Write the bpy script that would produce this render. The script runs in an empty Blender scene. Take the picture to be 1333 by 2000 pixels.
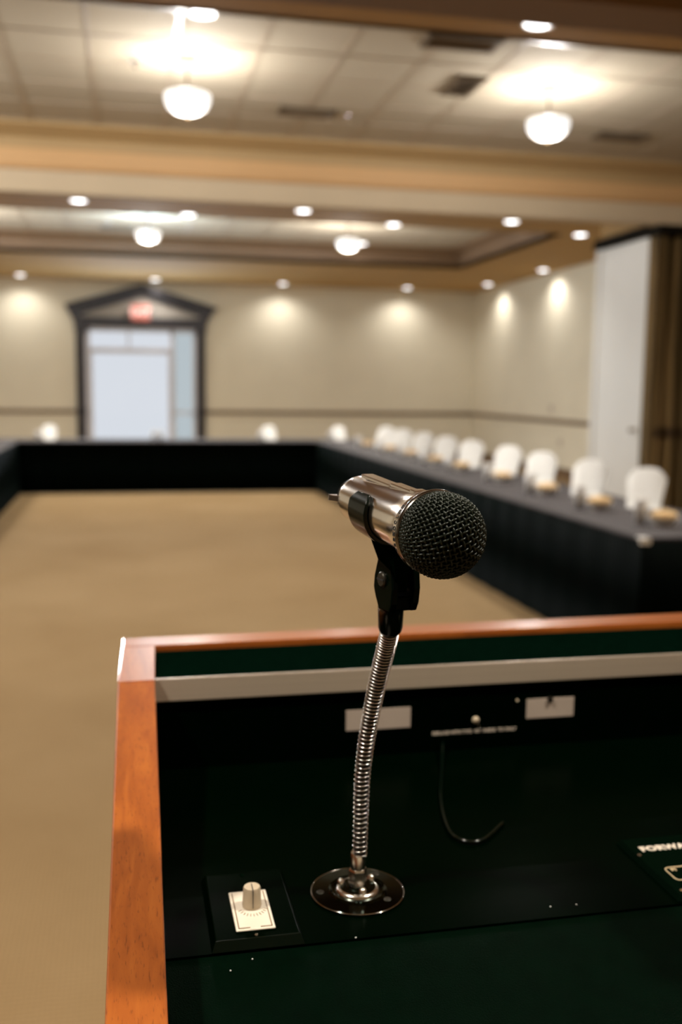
import bpy, bmesh, math, random
from mathutils import Vector, Matrix
random.seed(7)
PI = math.pi
S = bpy.context.scene
COL = S.collection

# ------------------------------------------------------------------ camera
cam_d = bpy.data.cameras.new('camera')
cam = bpy.data.objects.new('camera', cam_d); COL.objects.link(cam)
cam_d.sensor_fit = 'VERTICAL'; cam_d.sensor_height = 36.0; cam_d.sensor_width = 24.0
cam_d.lens = 35.0
right = Vector((0.97758532, -0.21020278, 0.01190506))
up = Vector((0.01472634, 0.12467543, 0.99208829))
fwd = Vector((0.21002398, 0.96967563, -0.12497639))
cam.matrix_world = Matrix(((right.x, up.x, -fwd.x, 0), (right.y, up.y, -fwd.y, 0), (right.z, up.z, -fwd.z, 1.565), (0, 0, 0, 1)))
cam_d.dof.use_dof = True
cam_d.dof.focus_distance = 0.65
cam_d.dof.aperture_fstop = 5.0
cam_d.clip_start = 0.02; cam_d.clip_end = 200
S.camera = cam

# ------------------------------------------------------------------ world, exposure
w = bpy.data.worlds.new('world'); S.world = w; w.use_nodes = True
bg = w.node_tree.nodes['Background']
bg.inputs[0].default_value = (0.93, 0.96, 1.0, 1); bg.inputs[1].default_value = 0.80
S.view_settings.view_transform = 'Standard'; S.view_settings.look = 'None'
S.view_settings.gamma = 1.0; S.view_settings.use_curve_mapping = False
S.view_settings.exposure = 0.0
try:
    S.cycles.use_denoising = True
    S.cycles.max_bounces = 8; S.cycles.diffuse_bounces = 5; S.cycles.glossy_bounces = 4
    S.cycles.sample_clamp_indirect = 4.0
except Exception:
    pass

# light levels
E_PEND_UP = 125.0      # ceiling glow above each pendant bowl
E_PEND_DN = 190.0
E_PEND_GLOBE = 42.0   # soft light leaving the bowl sideways      # light below each bowl
E_CAN = 110.0
E_NEAR = 380.0        # unseen spots, boosted to brighten the speaker's end          # recessed downlight spots
E_DOOR = 170.0        # daylight through the doorway
WARM = (1.0, 0.90, 0.77)
NEUT = (1.0, 0.95, 0.89)

def lamp(name, kind, loc, energy, color, rot=(0, 0, 0), **kw):
    d = bpy.data.lights.new(name, kind); d.energy = energy; d.color = color
    for k, v in kw.items(): setattr(d, k, v)
    o = bpy.data.objects.new(name, d); COL.objects.link(o); o.location = loc; o.rotation_euler = rot
    return o
# daylight entering through the glazed doorway
lamp('doorway_daylight', 'AREA', (0.33, 21.2, 1.4), E_DOOR, (0.72, 0.86, 1.0), (PI / 2, 0, PI), shape='RECTANGLE', size=2.1, size_y=2.5)

# ------------------------------------------------------------------ materials
def new_mat(name):
    m = bpy.data.materials.new(name); m.use_nodes = True
    nt = m.node_tree; return m, nt, nt.nodes['Principled BSDF']
def N(nt, t, **kw):
    n = nt.nodes.new(t)
    for k, v in kw.items(): setattr(n, k, v)
    return n
def mat(name, col, rough=0.6, metal=0.0, spec=0.5, var=0.08, scale=8.0, bump=0.0, bscale=60.0, coat=0.0, stretch=(1, 1, 1), crough=0.1, sheen=0.0, trans=0.0):
    m, nt, b = new_mat(name)
    tc = N(nt, 'ShaderNodeTexCoord'); mp = N(nt, 'ShaderNodeMapping'); mp.inputs['Scale'].default_value = stretch
    nt.links.new(tc.outputs['Object'], mp.inputs['Vector'])
    no = N(nt, 'ShaderNodeTexNoise'); no.inputs['Scale'].default_value = scale; no.inputs['Detail'].default_value = 4
    nt.links.new(mp.outputs[0], no.inputs['Vector'])
    cr = N(nt, 'ShaderNodeValToRGB')
    cr.color_ramp.elements[0].position = 0.3; cr.color_ramp.elements[1].position = 0.7
    cr.color_ramp.elements[0].color = tuple(c * (1 - var) for c in col) + (1,)
    cr.color_ramp.elements[1].color = tuple(min(1, c * (1 + var)) for c in col) + (1,)
    nt.links.new(no.outputs[0], cr.inputs[0]); nt.links.new(cr.outputs[0], b.inputs['Base Color'])
    b.inputs['Roughness'].default_value = rough; b.inputs['Metallic'].default_value = metal
    b.inputs['Specular IOR Level'].default_value = spec
    b.inputs['Coat Weight'].default_value = coat; b.inputs['Coat Roughness'].default_value = crough
    b.inputs['Sheen Weight'].default_value = sheen
    b.inputs['Transmission Weight'].default_value = trans
    if bump:
        n2 = N(nt, 'ShaderNodeTexNoise'); n2.inputs['Scale'].default_value = bscale; n2.inputs['Detail'].default_value = 3
        nt.links.new(mp.outputs[0], n2.inputs['Vector'])
        bp = N(nt, 'ShaderNodeBump'); bp.inputs['Strength'].default_value = bump; bp.inputs['Distance'].default_value = 0.002
        nt.links.new(n2.outputs[0], bp.inputs['Height']); nt.links.new(bp.outputs[0], b.inputs['Normal'])
    return m
def emis(name, col, strength):
    m, nt, b = new_mat(name)
    b.inputs['Base Color'].default_value = (0.8, 0.78, 0.74, 1); b.inputs['Roughness'].default_value = 0.3
    b.inputs['Emission Color'].default_value = col + (1,); b.inputs['Emission Strength'].default_value = strength
    return m

M = {}
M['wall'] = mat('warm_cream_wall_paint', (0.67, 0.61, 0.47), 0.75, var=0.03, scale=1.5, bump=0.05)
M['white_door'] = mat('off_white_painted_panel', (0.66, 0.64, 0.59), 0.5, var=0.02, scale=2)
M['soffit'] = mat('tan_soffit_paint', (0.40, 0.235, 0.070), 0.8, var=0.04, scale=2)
M['beam'] = mat('light_cream_beam_paint', (0.60, 0.49, 0.34), 0.75, var=0.03, scale=2)
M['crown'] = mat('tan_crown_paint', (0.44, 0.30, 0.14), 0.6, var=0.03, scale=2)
M['peach'] = mat('peach_lit_crown', (0.62, 0.38, 0.175), 0.6, var=0.03, scale=2)  # peach tone includes the warm lamp light on the bulkhead's upper face
M['brown_trim'] = mat('dark_brown_crown', (0.17, 0.10, 0.05), 0.6, var=0.05, scale=2)  # darker crown colour, for the far coffer and the near bulkhead
M['rail'] = mat('brown_stained_rail', (0.125, 0.066, 0.024), 0.6, var=0.15, scale=6, stretch=(.4, .4, 8))
M['plum'] = mat('dark_plum_door_trim', (0.022, 0.017, 0.019), 0.5, var=0.1, scale=5)
M['mauve'] = mat('greyed_mauve_frame_paint', (0.58, 0.57, 0.61), 0.5, var=0.05, scale=5)
M['tymp'] = mat('pediment_panel_paint', (0.30, 0.27, 0.23), 0.6, var=0.05, scale=3)
M['track'] = mat('dark_track_metal', (0.012, 0.010, 0.007), 0.9, spec=0.05, var=0.1)
M['vent'] = mat('brown_grey_vent_metal', (0.13, 0.095, 0.06), 0.5, metal=0.3, var=0.1)
M['silver'] = mat('bright_sprinkler_metal', (0.8, 0.8, 0.85), 0.15, metal=1.0, var=0.02)
M['trimring'] = mat('white_trim_ring', (0.7, 0.66, 0.58), 0.4, var=0.02)
M['lens'] = emis('downlight_lens_glow', (1.0, 0.99, 1.0), 6.0)
M['bowl'] = emis('pendant_glass_glow', (0.98, 0.99, 1.0), 1.1)
M['bronze'] = mat('aged_bronze', (0.16, 0.10, 0.05), 0.4, metal=0.8, var=0.1)
M['skirt'] = mat('black_green_satin_skirt', (0.0008, 0.0034, 0.0024), 0.6, spec=0.04, var=0.15, scale=10)
M['cloth'] = mat('dark_plum_grey_tablecloth', (0.026, 0.0195, 0.0215), 0.85, spec=0.25, var=0.08, scale=30, bump=0.2, bscale=400, sheen=0.2)
M['napkin'] = mat('white_linen', (0.90, 0.90, 0.87), 0.8, var=0.03, scale=30, bump=0.3, bscale=200)
M['paper'] = mat('white_paper', (0.75, 0.73, 0.68), 0.8, var=0.02)
M['amber'] = mat('amber_wrapped_candy', (0.80, 0.56, 0.27), 0.4, var=0.2, scale=60)
M['steel'] = mat('brushed_steel', (0.60, 0.52, 0.42), 0.36, metal=0.6, var=0.05, scale=60, stretch=(.02, 6, 6))
M['chrome'] = mat('polished_chrome', (0.62, 0.60, 0.56), 0.10, metal=1.0, var=0.02)
M['flange'] = mat('dark_chrome_plate', (0.035, 0.055, 0.045), 0.08, metal=1.0, var=0.03)
M['spring'] = mat('satin_chrome_wire', (0.86, 0.83, 0.77), 0.2, metal=1.0, var=0.02)
M['core'] = mat('dark_chrome_conduit', (0.045, 0.042, 0.034), 0.30, metal=0.7, var=0.05)
M['mic'] = mat('warm_satin_nickel', (0.90, 0.85, 0.80), 0.19, metal=1.0, var=0.04, scale=90, stretch=(1, 1, .05))
M['blackpl'] = mat('glossy_black_plastic', (0.0012, 0.0035, 0.002), 0.2, spec=0.22, var=0.1)
M['satinbl'] = mat('satin_black_plastic', (0.0006, 0.0026, 0.0012), 0.22, spec=0.03, var=0.1)
M['mattebl'] = mat('matt_black_plastic', (0.0008, 0.0030, 0.0014), 0.8, spec=0.0, var=0.1)
M['wire'] = mat('dark_lacquered_grille_wire', (0.010, 0.014, 0.009), 0.36, metal=0.25, spec=0.3, var=0.15, scale=200)
M['foam'] = mat('black_foam', (0.0015, 0.004, 0.003), 0.9, spec=0.05, var=0.2, scale=300)
M['lecblack'] = mat('black_laminate', (0.0001, 0.0012, 0.0003), 0.25, spec=0.006, var=0.1, scale=30)
M['board'] = mat('black_green_leatherette', (0.0004, 0.0030, 0.0013), 0.30, spec=0.02, var=0.15, scale=60, bump=0.25, bscale=900)
M['cable'] = mat('glossy_black_cable', (0.0008, 0.003, 0.0015), 0.18, spec=0.5, var=0.1)
M['felt'] = mat('black_green_flock', (0.0005, 0.0036, 0.0019), 1.0, spec=0.0, var=0.2, scale=80)
M['rim'] = mat('gunmetal_rim', (0.22, 0.20, 0.18), 0.2, metal=1.0, var=0.03)
M['label'] = mat('faded_cream_label', (0.42, 0.35, 0.29), 0.6, var=0.05, scale=20)
M['ivory'] = mat('ivory_switch_plate', (0.62, 0.56, 0.46), 0.45, var=0.03, scale=30)
M['knob'] = mat('beige_knob_plastic', (0.42, 0.34, 0.235), 0.4, var=0.06, scale=60)
M['ink'] = mat('brown_print', (0.16, 0.10, 0.05), 0.7, var=0.1)
M['black_ink'] = mat('black_print', (0.008, 0.01, 0.012), 0.6, var=0.1)
M['white_ink'] = mat('cream_print', (0.60, 0.52, 0.43), 0.6, var=0.03)
M['gold_ink'] = mat('gold_print', (0.50, 0.38, 0.22), 0.5, var=0.03)
M['dust'] = mat('pale_lint', (0.6, 0.6, 0.58), 0.8)
M['exit_red'] = emis('exit_red_glow', (1.0, 0.12, 0.07), 0.85)
M['exit_face'] = mat('exit_sign_housing', (0.55, 0.16, 0.12), 0.5, var=0.03)

def mat_tiles():
    m, nt, b = new_mat('acoustic_ceiling_tile')
    tc = N(nt, 'ShaderNodeTexCoord'); no = N(nt, 'ShaderNodeTexNoise'); no.inputs['Scale'].default_value = 90
    nt.links.new(tc.outputs['Object'], no.inputs['Vector'])
    cr = N(nt, 'ShaderNodeValToRGB'); cr.color_ramp.elements[0].color = (0.40, 0.345, 0.255, 1); cr.color_ramp.elements[1].color = (0.48, 0.415, 0.315, 1)
    nt.links.new(no.outputs[0], cr.inputs[0]); nt.links.new(cr.outputs[0], b.inputs['Base Color'])
    b.inputs['Roughness'].default_value = 0.9
    bp = N(nt, 'ShaderNodeBump'); bp.inputs['Strength'].default_value = 0.2; bp.inputs['Distance'].default_value = 0.002
    nt.links.new(no.outputs[0], bp.inputs['Height']); nt.links.new(bp.outputs[0], b.inputs['Normal'])
    return m
M['tile'] = mat_tiles()
M['tbar'] = mat('ceiling_grid_bar_enamel', (0.41, 0.34, 0.26), 0.35, var=0.03)

def mat_carpet():
    m, nt, b = new_mat('tan_ribbed_carpet')
    tc = N(nt, 'ShaderNodeTexCoord')
    big = N(nt, 'ShaderNodeTexNoise'); big.inputs['Scale'].default_value = 0.9; big.inputs['Detail'].default_value = 5
    nt.links.new(tc.outputs['Object'], big.inputs['Vector'])
    cr = N(nt, 'ShaderNodeValToRGB'); cr.color_ramp.elements[0].position = 0.3; cr.color_ramp.elements[1].position = 0.72
    cr.color_ramp.elements[0].color = (0.225, 0.148, 0.070, 1); cr.color_ramp.elements[1].color = (0.270, 0.185, 0.094, 1)
    nt.links.new(big.outputs[0], cr.inputs[0])
    wv = N(nt, 'ShaderNodeTexWave'); wv.bands_direction = 'X'; wv.inputs['Scale'].default_value = 22; wv.inputs['Distortion'].default_value = 1.5
    wv.inputs['Detail'].default_value = 2; wv.inputs['Detail Scale'].default_value = 3
    wy = N(nt, 'ShaderNodeTexWave'); wy.bands_direction = 'Y'; wy.inputs['Scale'].default_value = 16; wy.inputs['Distortion'].default_value = 2.5
    fine = N(nt, 'ShaderNodeTexNoise'); fine.inputs['Scale'].default_value = 140
    for n in (wv, wy, fine): nt.links.new(tc.outputs['Object'], n.inputs['Vector'])
    a = N(nt, 'ShaderNodeMath', operation='ADD'); nt.links.new(wv.outputs['Fac'], a.inputs[0]); nt.links.new(wy.outputs['Fac'], a.inputs[1])
    a2 = N(nt, 'ShaderNodeMath', operation='ADD'); nt.links.new(a.outputs[0], a2.inputs[0]); nt.links.new(fine.outputs[0], a2.inputs[1])
    mr = N(nt, 'ShaderNodeMapRange'); mr.inputs[1].default_value = 0; mr.inputs[2].default_value = 3; mr.inputs[3].default_value = 0.80; mr.inputs[4].default_value = 1.2
    nt.links.new(a2.outputs[0], mr.inputs[0])
    mx = N(nt, 'ShaderNodeVectorMath', operation='SCALE'); nt.links.new(cr.outputs[0], mx.inputs[0]); nt.links.new(mr.outputs[0], mx.inputs['Scale'])
    nt.links.new(mx.outputs[0], b.inputs['Base Color'])
    bp = N(nt, 'ShaderNodeBump'); bp.inputs['Strength'].default_value = 0.5; bp.inputs['Distance'].default_value = 0.004
    nt.links.new(a2.outputs[0], bp.inputs['Height']); nt.links.new(bp.outputs[0], b.inputs['Normal'])
    b.inputs['Roughness'].default_value = 0.95; b.inputs['Specular IOR Level'].default_value = 0.1
    return m
M['carpet'] = mat_carpet()

def mat_cherry(name='orange_cherry_veneer', axis='Y'):
    m, nt, b = new_mat(name)
    tc = N(nt, 'ShaderNodeTexCoord'); mp = N(nt, 'ShaderNodeMapping')
    mp.inputs['Scale'].default_value = (70, 4, 70) if axis == 'Y' else ((4, 70, 70) if axis == 'X' else (70, 70, 4))
    nt.links.new(tc.outputs['Object'], mp.inputs['Vector'])
    no = N(nt, 'ShaderNodeTexNoise'); no.inputs['Scale'].default_value = 1.4; no.inputs['Detail'].default_value = 8; no.inputs['Distortion'].default_value = 0.8
    nt.links.new(mp.outputs[0], no.inputs['Vector'])
    mp2 = N(nt, 'ShaderNodeMapping'); mp2.inputs['Scale'].default_value = tuple(5 * c for c in mp.inputs['Scale'].default_value)
    nt.links.new(tc.outputs['Object'], mp2.inputs['Vector'])
    n2 = N(nt, 'ShaderNodeTexNoise'); n2.inputs['Scale'].default_value = 2; n2.inputs['Detail'].default_value = 3
    nt.links.new(mp2.outputs[0], n2.inputs['Vector'])
    cr = N(nt, 'ShaderNodeValToRGB')
    cr.color_ramp.elements[0].position = 0.25; cr.color_ramp.elements[0].color = (0.215, 0.050, 0.005, 1)
    cr.color_ramp.elements[1].position = 0.75; cr.color_ramp.elements[1].color = (0.37, 0.105, 0.013, 1)
    e = cr.color_ramp.elements.new(0.5); e.color = (0.295, 0.074, 0.008, 1)
    nt.links.new(no.outputs[0], cr.inputs[0])
    pr = N(nt, 'ShaderNodeValToRGB'); pr.color_ramp.elements[0].position = 0.30; pr.color_ramp.elements[0].color = (0.62, 0.58, 0.52, 1)
    pr.color_ramp.elements[1].position = 0.42; pr.color_ramp.elements[1].color = (1, 1, 1, 1)
    nt.links.new(n2.outputs[0], pr.inputs[0])
    mx = N(nt, 'ShaderNodeVectorMath', operation='MULTIPLY'); nt.links.new(cr.outputs[0], mx.inputs[0]); nt.links.new(pr.outputs[0], mx.inputs[1])
    nt.links.new(mx.outputs[0], b.inputs['Base Color'])
    b.inputs['Roughness'].default_value = 0.38; b.inputs['Coat Weight'].default_value = 0.9; b.inputs['Coat Roughness'].default_value = 0.09; b.inputs['Coat IOR'].default_value = 1.55
    return m
M['cherry'] = mat_cherry(); M['cherry_x'] = mat_cherry('orange_cherry_veneer_crosswise', 'X'); M['cherry_z'] = mat_cherry('orange_cherry_veneer_upright', 'Z')

def mat_partition():
    m, nt, b = new_mat('brown_accordion_vinyl')
    tc = N(nt, 'ShaderNodeTexCoord'); mp = N(nt, 'ShaderNodeMapping'); mp.inputs['Scale'].default_value = (12, 2, 0.3)
    nt.links.new(tc.outputs['Object'], mp.inputs['Vector'])
    no = N(nt, 'ShaderNodeTexNoise'); no.inputs['Scale'].default_value = 1.2; no.inputs['Detail'].default_value = 4
    nt.links.new(mp.outputs[0], no.inputs['Vector'])
    cr = N(nt, 'ShaderNodeValToRGB'); cr.color_ramp.elements[0].position = 0.35; cr.color_ramp.elements[0].color = (0.05, 0.034, 0.012, 1)
    cr.color_ramp.elements[1].position = 0.7; cr.color_ramp.elements[1].color = (0.30, 0.19, 0.075, 1)
    nt.links.new(no.outputs[0], cr.inputs[0]); nt.links.new(cr.outputs[0], b.inputs['Base Color'])
    b.inputs['Roughness'].default_value = 0.8; b.inputs['Specular IOR Level'].default_value = 0.15
    return m
M['partition'] = mat_partition()

def mat_glass(name, tint, alpha_gloss=0.06, dim=1.0):
    m, nt, b = new_mat(name); nt.nodes.remove(b)
    out = nt.nodes['Material Output']
    tr = N(nt, 'ShaderNodeBsdfTransparent'); tr.inputs[0].default_value = tuple(c * dim for c in tint) + (1,)
    gl = N(nt, 'ShaderNodeBsdfGlossy'); gl.inputs['Roughness'].default_value = 0.03
    no = N(nt, 'ShaderNodeTexNoise'); no.inputs['Scale'].default_value = 3
    mr = N(nt, 'ShaderNodeMapRange'); mr.inputs[3].default_value = alpha_gloss * .8; mr.inputs[4].default_value = alpha_gloss * 1.2
    nt.links.new(no.outputs[0], mr.inputs[0])
    mix = N(nt, 'ShaderNodeMixShader'); nt.links.new(mr.outputs[0], mix.inputs[0])
    nt.links.new(tr.outputs[0], mix.inputs[1]); nt.links.new(gl.outputs[0], mix.inputs[2]); nt.links.new(mix.outputs[0], out.inputs['Surface'])
    return m
M['glass'] = mat_glass('clear_door_glass', (0.97, 0.98, 1.0), 0.012)
M['tint_glass'] = mat_glass('pale_tinted_glass', (0.80, 0.84, 0.85), 0.012)
M['tumbler'] = mat('frosted_drinking_glass', (0.88, 0.89, 0.88), 0.2, var=0.02, trans=0.08)

# ------------------------------------------------------------------ mesh helpers
def obj(name, bm, m, parent=None, smooth=False, bevel=0.0, seg=2, ang=40):
    me = bpy.data.meshes.new(name)
    bmesh.ops.recalc_face_normals(bm, faces=bm.faces)
    bm.to_mesh(me); bm.free()
    me.materials.append(m if not isinstance(m, str) else M[m])
    if smooth:
        for p in me.polygons: p.use_smooth = True
        if smooth != 'all':
            try: me.set_sharp_from_angle(angle=math.radians(ang))
            except Exception: pass
    o = bpy.data.objects.new(name, me); COL.objects.link(o)
    if parent is not None: o.parent = parent
    if bevel:
        md = o.modifiers.new('bevel', 'BEVEL'); md.width = bevel; md.segments = seg; md.limit_method = 'ANGLE'
    return o
def empty(name, loc=(0, 0, 0), rz=0):
    o = bpy.data.objects.new(name, None); COL.objects.link(o); o.location = loc; o.rotation_euler = (0, 0, rz)
    o.empty_display_size = 0.05
    return o
def tag(o, label, cat, group=None):
    o['label'] = label; o['category'] = cat
    if group: o['group'] = group
    return o
def struct(o):
    o['kind'] = 'structure'; return o
def BM(): return bmesh.new()
def box(bm, x0, x1, y0, y1, z0, z1):
    v = [bm.verts.new(p) for p in ((x0, y0, z0), (x1, y0, z0), (x1, y1, z0), (x0, y1, z0), (x0, y0, z1), (x1, y0, z1), (x1, y1, z1), (x0, y1, z1))]
    for f in ((0, 3, 2, 1), (4, 5, 6, 7), (0, 1, 5, 4), (1, 2, 6, 5), (2, 3, 7, 6), (3, 0, 4, 7)): bm.faces.new([v[i] for i in f])
    return bm
def boxes(*bs):
    bm = BM()
    for b in bs: box(bm, *b)
    return bm
def prism(bm, pts, d0, d1, axis='y'):
    def P(a, b, d): return {'y': (a, d, b), 'x': (d, a, b), 'z': (a, b, d)}[axis]
    A = [bm.verts.new(P(a, b, d0)) for a, b in pts]; B = [bm.verts.new(P(a, b, d1)) for a, b in pts]
    n = len(pts)
    bm.faces.new(A); bm.faces.new(B[::-1])
    for i in range(n): bm.faces.new((A[i], B[i], B[(i + 1) % n], A[(i + 1) % n]))
    return bm
def lathe(bm, prof, seg=48, mtx=None, caps=True):
    rings = []
    for r, z in prof:
        ring = []
        for k in range(seg):
            a = 2 * PI * k / seg; p = Vector((r * math.cos(a), r * math.sin(a), z))
            if mtx: p = mtx @ p
            ring.append(bm.verts.new(p))
        rings.append(ring)
    for a, b in zip(rings, rings[1:]):
        for k in range(seg): bm.faces.new((a[k], a[(k + 1) % seg], b[(k + 1) % seg], b[k]))
    if caps:
        bm.faces.new(rings[0][::-1]); bm.faces.new(rings[-1])
    return bm
def tube(bm, pts, r, seg=8, closed=False, caps=True):
    pts = [Vector(p) for p in pts]; n = len(pts); rings = []
    T = []
    for i in range(n):
        a = pts[(i - 1) % n] if (closed or i > 0) else pts[i]; b = pts[(i + 1) % n] if (closed or i < n - 1) else pts[i]
        T.append((b - a).normalized())
    u = T[0].orthogonal().normalized()
    for i in range(n):
        u = (u - T[i] * u.dot(T[i])).normalized(); v = T[i].cross(u)
        rr = r[i] if isinstance(r, (list, tuple)) else r
        rings.append([bm.verts.new(pts[i] + (u * math.cos(2 * PI * k / seg) + v * math.sin(2 * PI * k / seg)) * rr) for k in range(seg)])
    m = n if closed else n - 1
    for i in range(m):
        a, b = rings[i], rings[(i + 1) % n]
        for k in range(seg): bm.faces.new((a[k], a[(k + 1) % seg], b[(k + 1) % seg], b[k]))
    if caps and not closed: bm.faces.new(rings[0][::-1]); bm.faces.new(rings[-1])
    return bm
def text_bm(s, size, depth=0.0002, align='CENTER', mtx=None, spacing=1.0, bold=0.0, bm=None):
    c = bpy.data.curves.new('lettering', 'FONT'); c.body = s; c.size = size; c.extrude = depth; c.align_x = align; c.align_y = 'CENTER'
    c.space_character = spacing; c.offset = bold; c.resolution_u = 3
    o = bpy.data.objects.new('lettering', c); COL.objects.link(o)
    dg = bpy.context.evaluated_depsgraph_get(); dg.update()
    me = bpy.data.meshes.new_from_object(o.evaluated_get(dg))
    bpy.data.objects.remove(o); bpy.data.curves.remove(c)
    bm = bm or BM(); n0 = len(bm.verts)
    bm.from_mesh(me); bpy.data.meshes.remove(me)
    bm.verts.ensure_lookup_table()
    if mtx:
        for v in bm.verts[n0:]: v.co = mtx @ v.co
    return bm
def frame_m(origin, xa, ya, za):
    return Matrix(((xa[0], ya[0], za[0], origin[0]), (xa[1], ya[1], za[1], origin[1]), (xa[2], ya[2], za[2], origin[2]), (0, 0, 0, 1)))
def copy_tree(o, parent=None):
    c = o.copy(); COL.objects.link(c)
    if parent is not None: c.parent = parent
    for ch in list(o.children): copy_tree(ch, c)
    return c

# ------------------------------------------------------------------ room shell
HS, HC = 3.67, 4.0
YF = 21.35; XR = 7.6; XL = -7.6; YB = -4.5; XRN = 9.6; YP = 10.4
struct(obj('floor', boxes((XL - .2, XRN + .2, YB - .2, YF + .2, -0.1, 0)), 'carpet'))
DX0, DX1, DZ = -0.80, 1.47, 2.72
struct(obj('wall_far', boxes((XL - .2, DX0, YF, YF + .2, 0, 4.2), (DX1, XR + .2, YF, YF + .2, 0, 4.2), (DX0, DX1, YF, YF + .2, DZ, 4.2)), 'wall'))
struct(obj('wall_left', boxes((XL - .2, XL, YB, YF, 0, 4.2)), 'wall'))
struct(obj('wall_back', boxes((XL - .2, XRN + .2, YB - .2, YB, 0, 4.2)), 'wall'))
struct(obj('wall_right', boxes((XR, XR + .2, 10.6, YF, 0, 4.2)), 'wall'))
struct(obj('wall_right_near', boxes((XRN, XRN + .2, YB, YP + .4, 0, 4.2)), 'wall'))

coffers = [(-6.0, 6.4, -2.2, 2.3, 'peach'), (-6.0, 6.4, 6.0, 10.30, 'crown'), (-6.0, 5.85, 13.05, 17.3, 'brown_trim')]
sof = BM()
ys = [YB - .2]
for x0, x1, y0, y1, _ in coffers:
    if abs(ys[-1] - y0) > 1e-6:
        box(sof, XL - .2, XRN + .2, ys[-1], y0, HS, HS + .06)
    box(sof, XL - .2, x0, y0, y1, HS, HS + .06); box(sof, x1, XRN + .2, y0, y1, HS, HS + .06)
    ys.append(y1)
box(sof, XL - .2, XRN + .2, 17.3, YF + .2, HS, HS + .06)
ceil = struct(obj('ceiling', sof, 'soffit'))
tiles = BM()
for x0, x1, y0, y1, _ in coffers: box(tiles, x0 - .3, x1 + .3, y0 - .3, y1 + .3, HC, HC + .05)
obj('acoustic_tiles', tiles, 'tile', ceil)
bars = BM()
for x0, x1, y0, y1, _ in coffers:
    x = x0 + .29
    while x < x1: box(bars, x - .013, x + .013, y0 + .2, y1 - .2, HC - .006, HC); x += 0.61
    y = y0 + .35
    while y < y1: box(bars, x0 + .2, x1 - .2, y - .013, y + .013, HC - .006, HC); y += 0.61
obj('grid_bars', bars, 'tbar', ceil)
# bulkhead that carries the folding-partition track, between the two visible coffers
struct(obj('trim_1', boxes((XL, XRN, 10.30, 10.44, 3.385, HC + .05), (XL, XRN, 10.28, 10.30, 3.385, 3.42)), 'beam', bevel=.004))
struct(obj('trim_8', boxes((XL, XRN, 10.255, 10.2995, 3.60, 3.80), (XL, XRN, 10.235, 10.256, 3.62, 3.64)), 'peach', bevel=.006))
struct(obj('trim_9', boxes((XL, XRN, 4.56, 4.90, 3.36, HS)), 'brown_trim', bevel=.004))  # near bulkhead, coloured dark so the polished flange reflects a dark ceiling
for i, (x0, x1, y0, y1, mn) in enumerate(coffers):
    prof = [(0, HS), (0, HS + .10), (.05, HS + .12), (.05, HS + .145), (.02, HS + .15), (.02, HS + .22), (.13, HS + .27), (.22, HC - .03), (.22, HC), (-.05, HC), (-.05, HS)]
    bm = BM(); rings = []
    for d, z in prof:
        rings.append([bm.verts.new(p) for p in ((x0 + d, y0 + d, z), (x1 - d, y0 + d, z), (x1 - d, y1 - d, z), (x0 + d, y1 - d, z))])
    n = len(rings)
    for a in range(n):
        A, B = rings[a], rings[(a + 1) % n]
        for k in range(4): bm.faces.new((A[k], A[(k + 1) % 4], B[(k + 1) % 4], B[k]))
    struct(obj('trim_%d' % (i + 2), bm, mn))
# chair rails and baseboards
def rail_prof(t): return [(0, -.04), (.012, -.04), (.03, -.015), (.03, .02), (.02, .03), (.02, .04), (0, .04)]
bm = BM()
for a, b in ((XL, DX0 - .22), (DX1 + .22, XR)): prism(bm, [(YF - d, .99 + z) for d, z in rail_prof(0)], a, b, 'x')
struct(obj('trim_5', bm, 'rail'))
bm = prism(BM(), [(XR - d, .99 + z) for d, z in rail_prof(0)], 10.7, YF - .03, 'y'); struct(obj('trim_6', bm, 'rail'))
struct(obj('baseboard_far', boxes((XL, DX0 - .22, YF - .02, YF, 0, .16), (DX1 + .22, XR, YF - .02, YF, 0, .16)), 'rail'))
struct(obj('baseboard_right', boxes((XR - .02, XR, 10.7, YF - .02, 0, .17)), 'rail'))
struct(obj('baseboard_left', boxes((XL, XL + .02, YB, YF - .02, 0, .16)), 'rail'))
# projecting pocket that stores the folding partition
struct(obj('wall_right_pocket', boxes((5.87, XR + .2, 10.67, 11.86, 0, 3.40), (XR, XRN + .2, 10.60, 10.70, 0, HS)), 'wall'))
struct(obj('trim_10', boxes((5.87, XR + .2, 10.67, 11.86, 3.40, HS)), 'soffit'))
dr = struct(obj('door_2', boxes((5.85, 5.868, 10.62, 11.86, 0.01, 3.29)), 'white_door', bevel=.004))
obj('jamb', boxes((5.835, 5.869, 11.78, 11.90, 0, 3.31)), 'white_door', dr, bevel=.004)
hb = BM(); lathe(hb, [(.028, 0), (.028, .006), (.012, .012), (.012, .04), (.026, .05), (.028, .065), (.018, .075)], 20, frame_m((5.85, 10.74, 1.10), (0, 1, 0), (0, 0, 1), (-1, 0, 0)))
obj('handle', hb, 'bronze', dr, smooth=True)
struct(obj('trim_7', boxes((5.80, XRN, 10.30, 10.66, 3.29, 3.3845), (5.80, 5.87, 10.66, 11.92, 3.30, 3.42)), 'track'))

for (y, z, nm, lab) in ((17.05, 1.21, 'wall_switch', 'cream switch plate on the right wall above the chair rail'), (16.6, .62, 'wall_outlet', 'cream outlet plate on the right wall below the chair rail')):
    o = empty(nm, (XR, y, z)); tag(o, lab, 'wall plate')
    obj('plate', boxes((-.012, -.001, -.06, .06, -.06, .06)), 'label', o, bevel=.003)
    obj('insert', boxes((-.018, -.012, -.02, .02, -.03, .03)), 'knob', o, bevel=.002)
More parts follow.
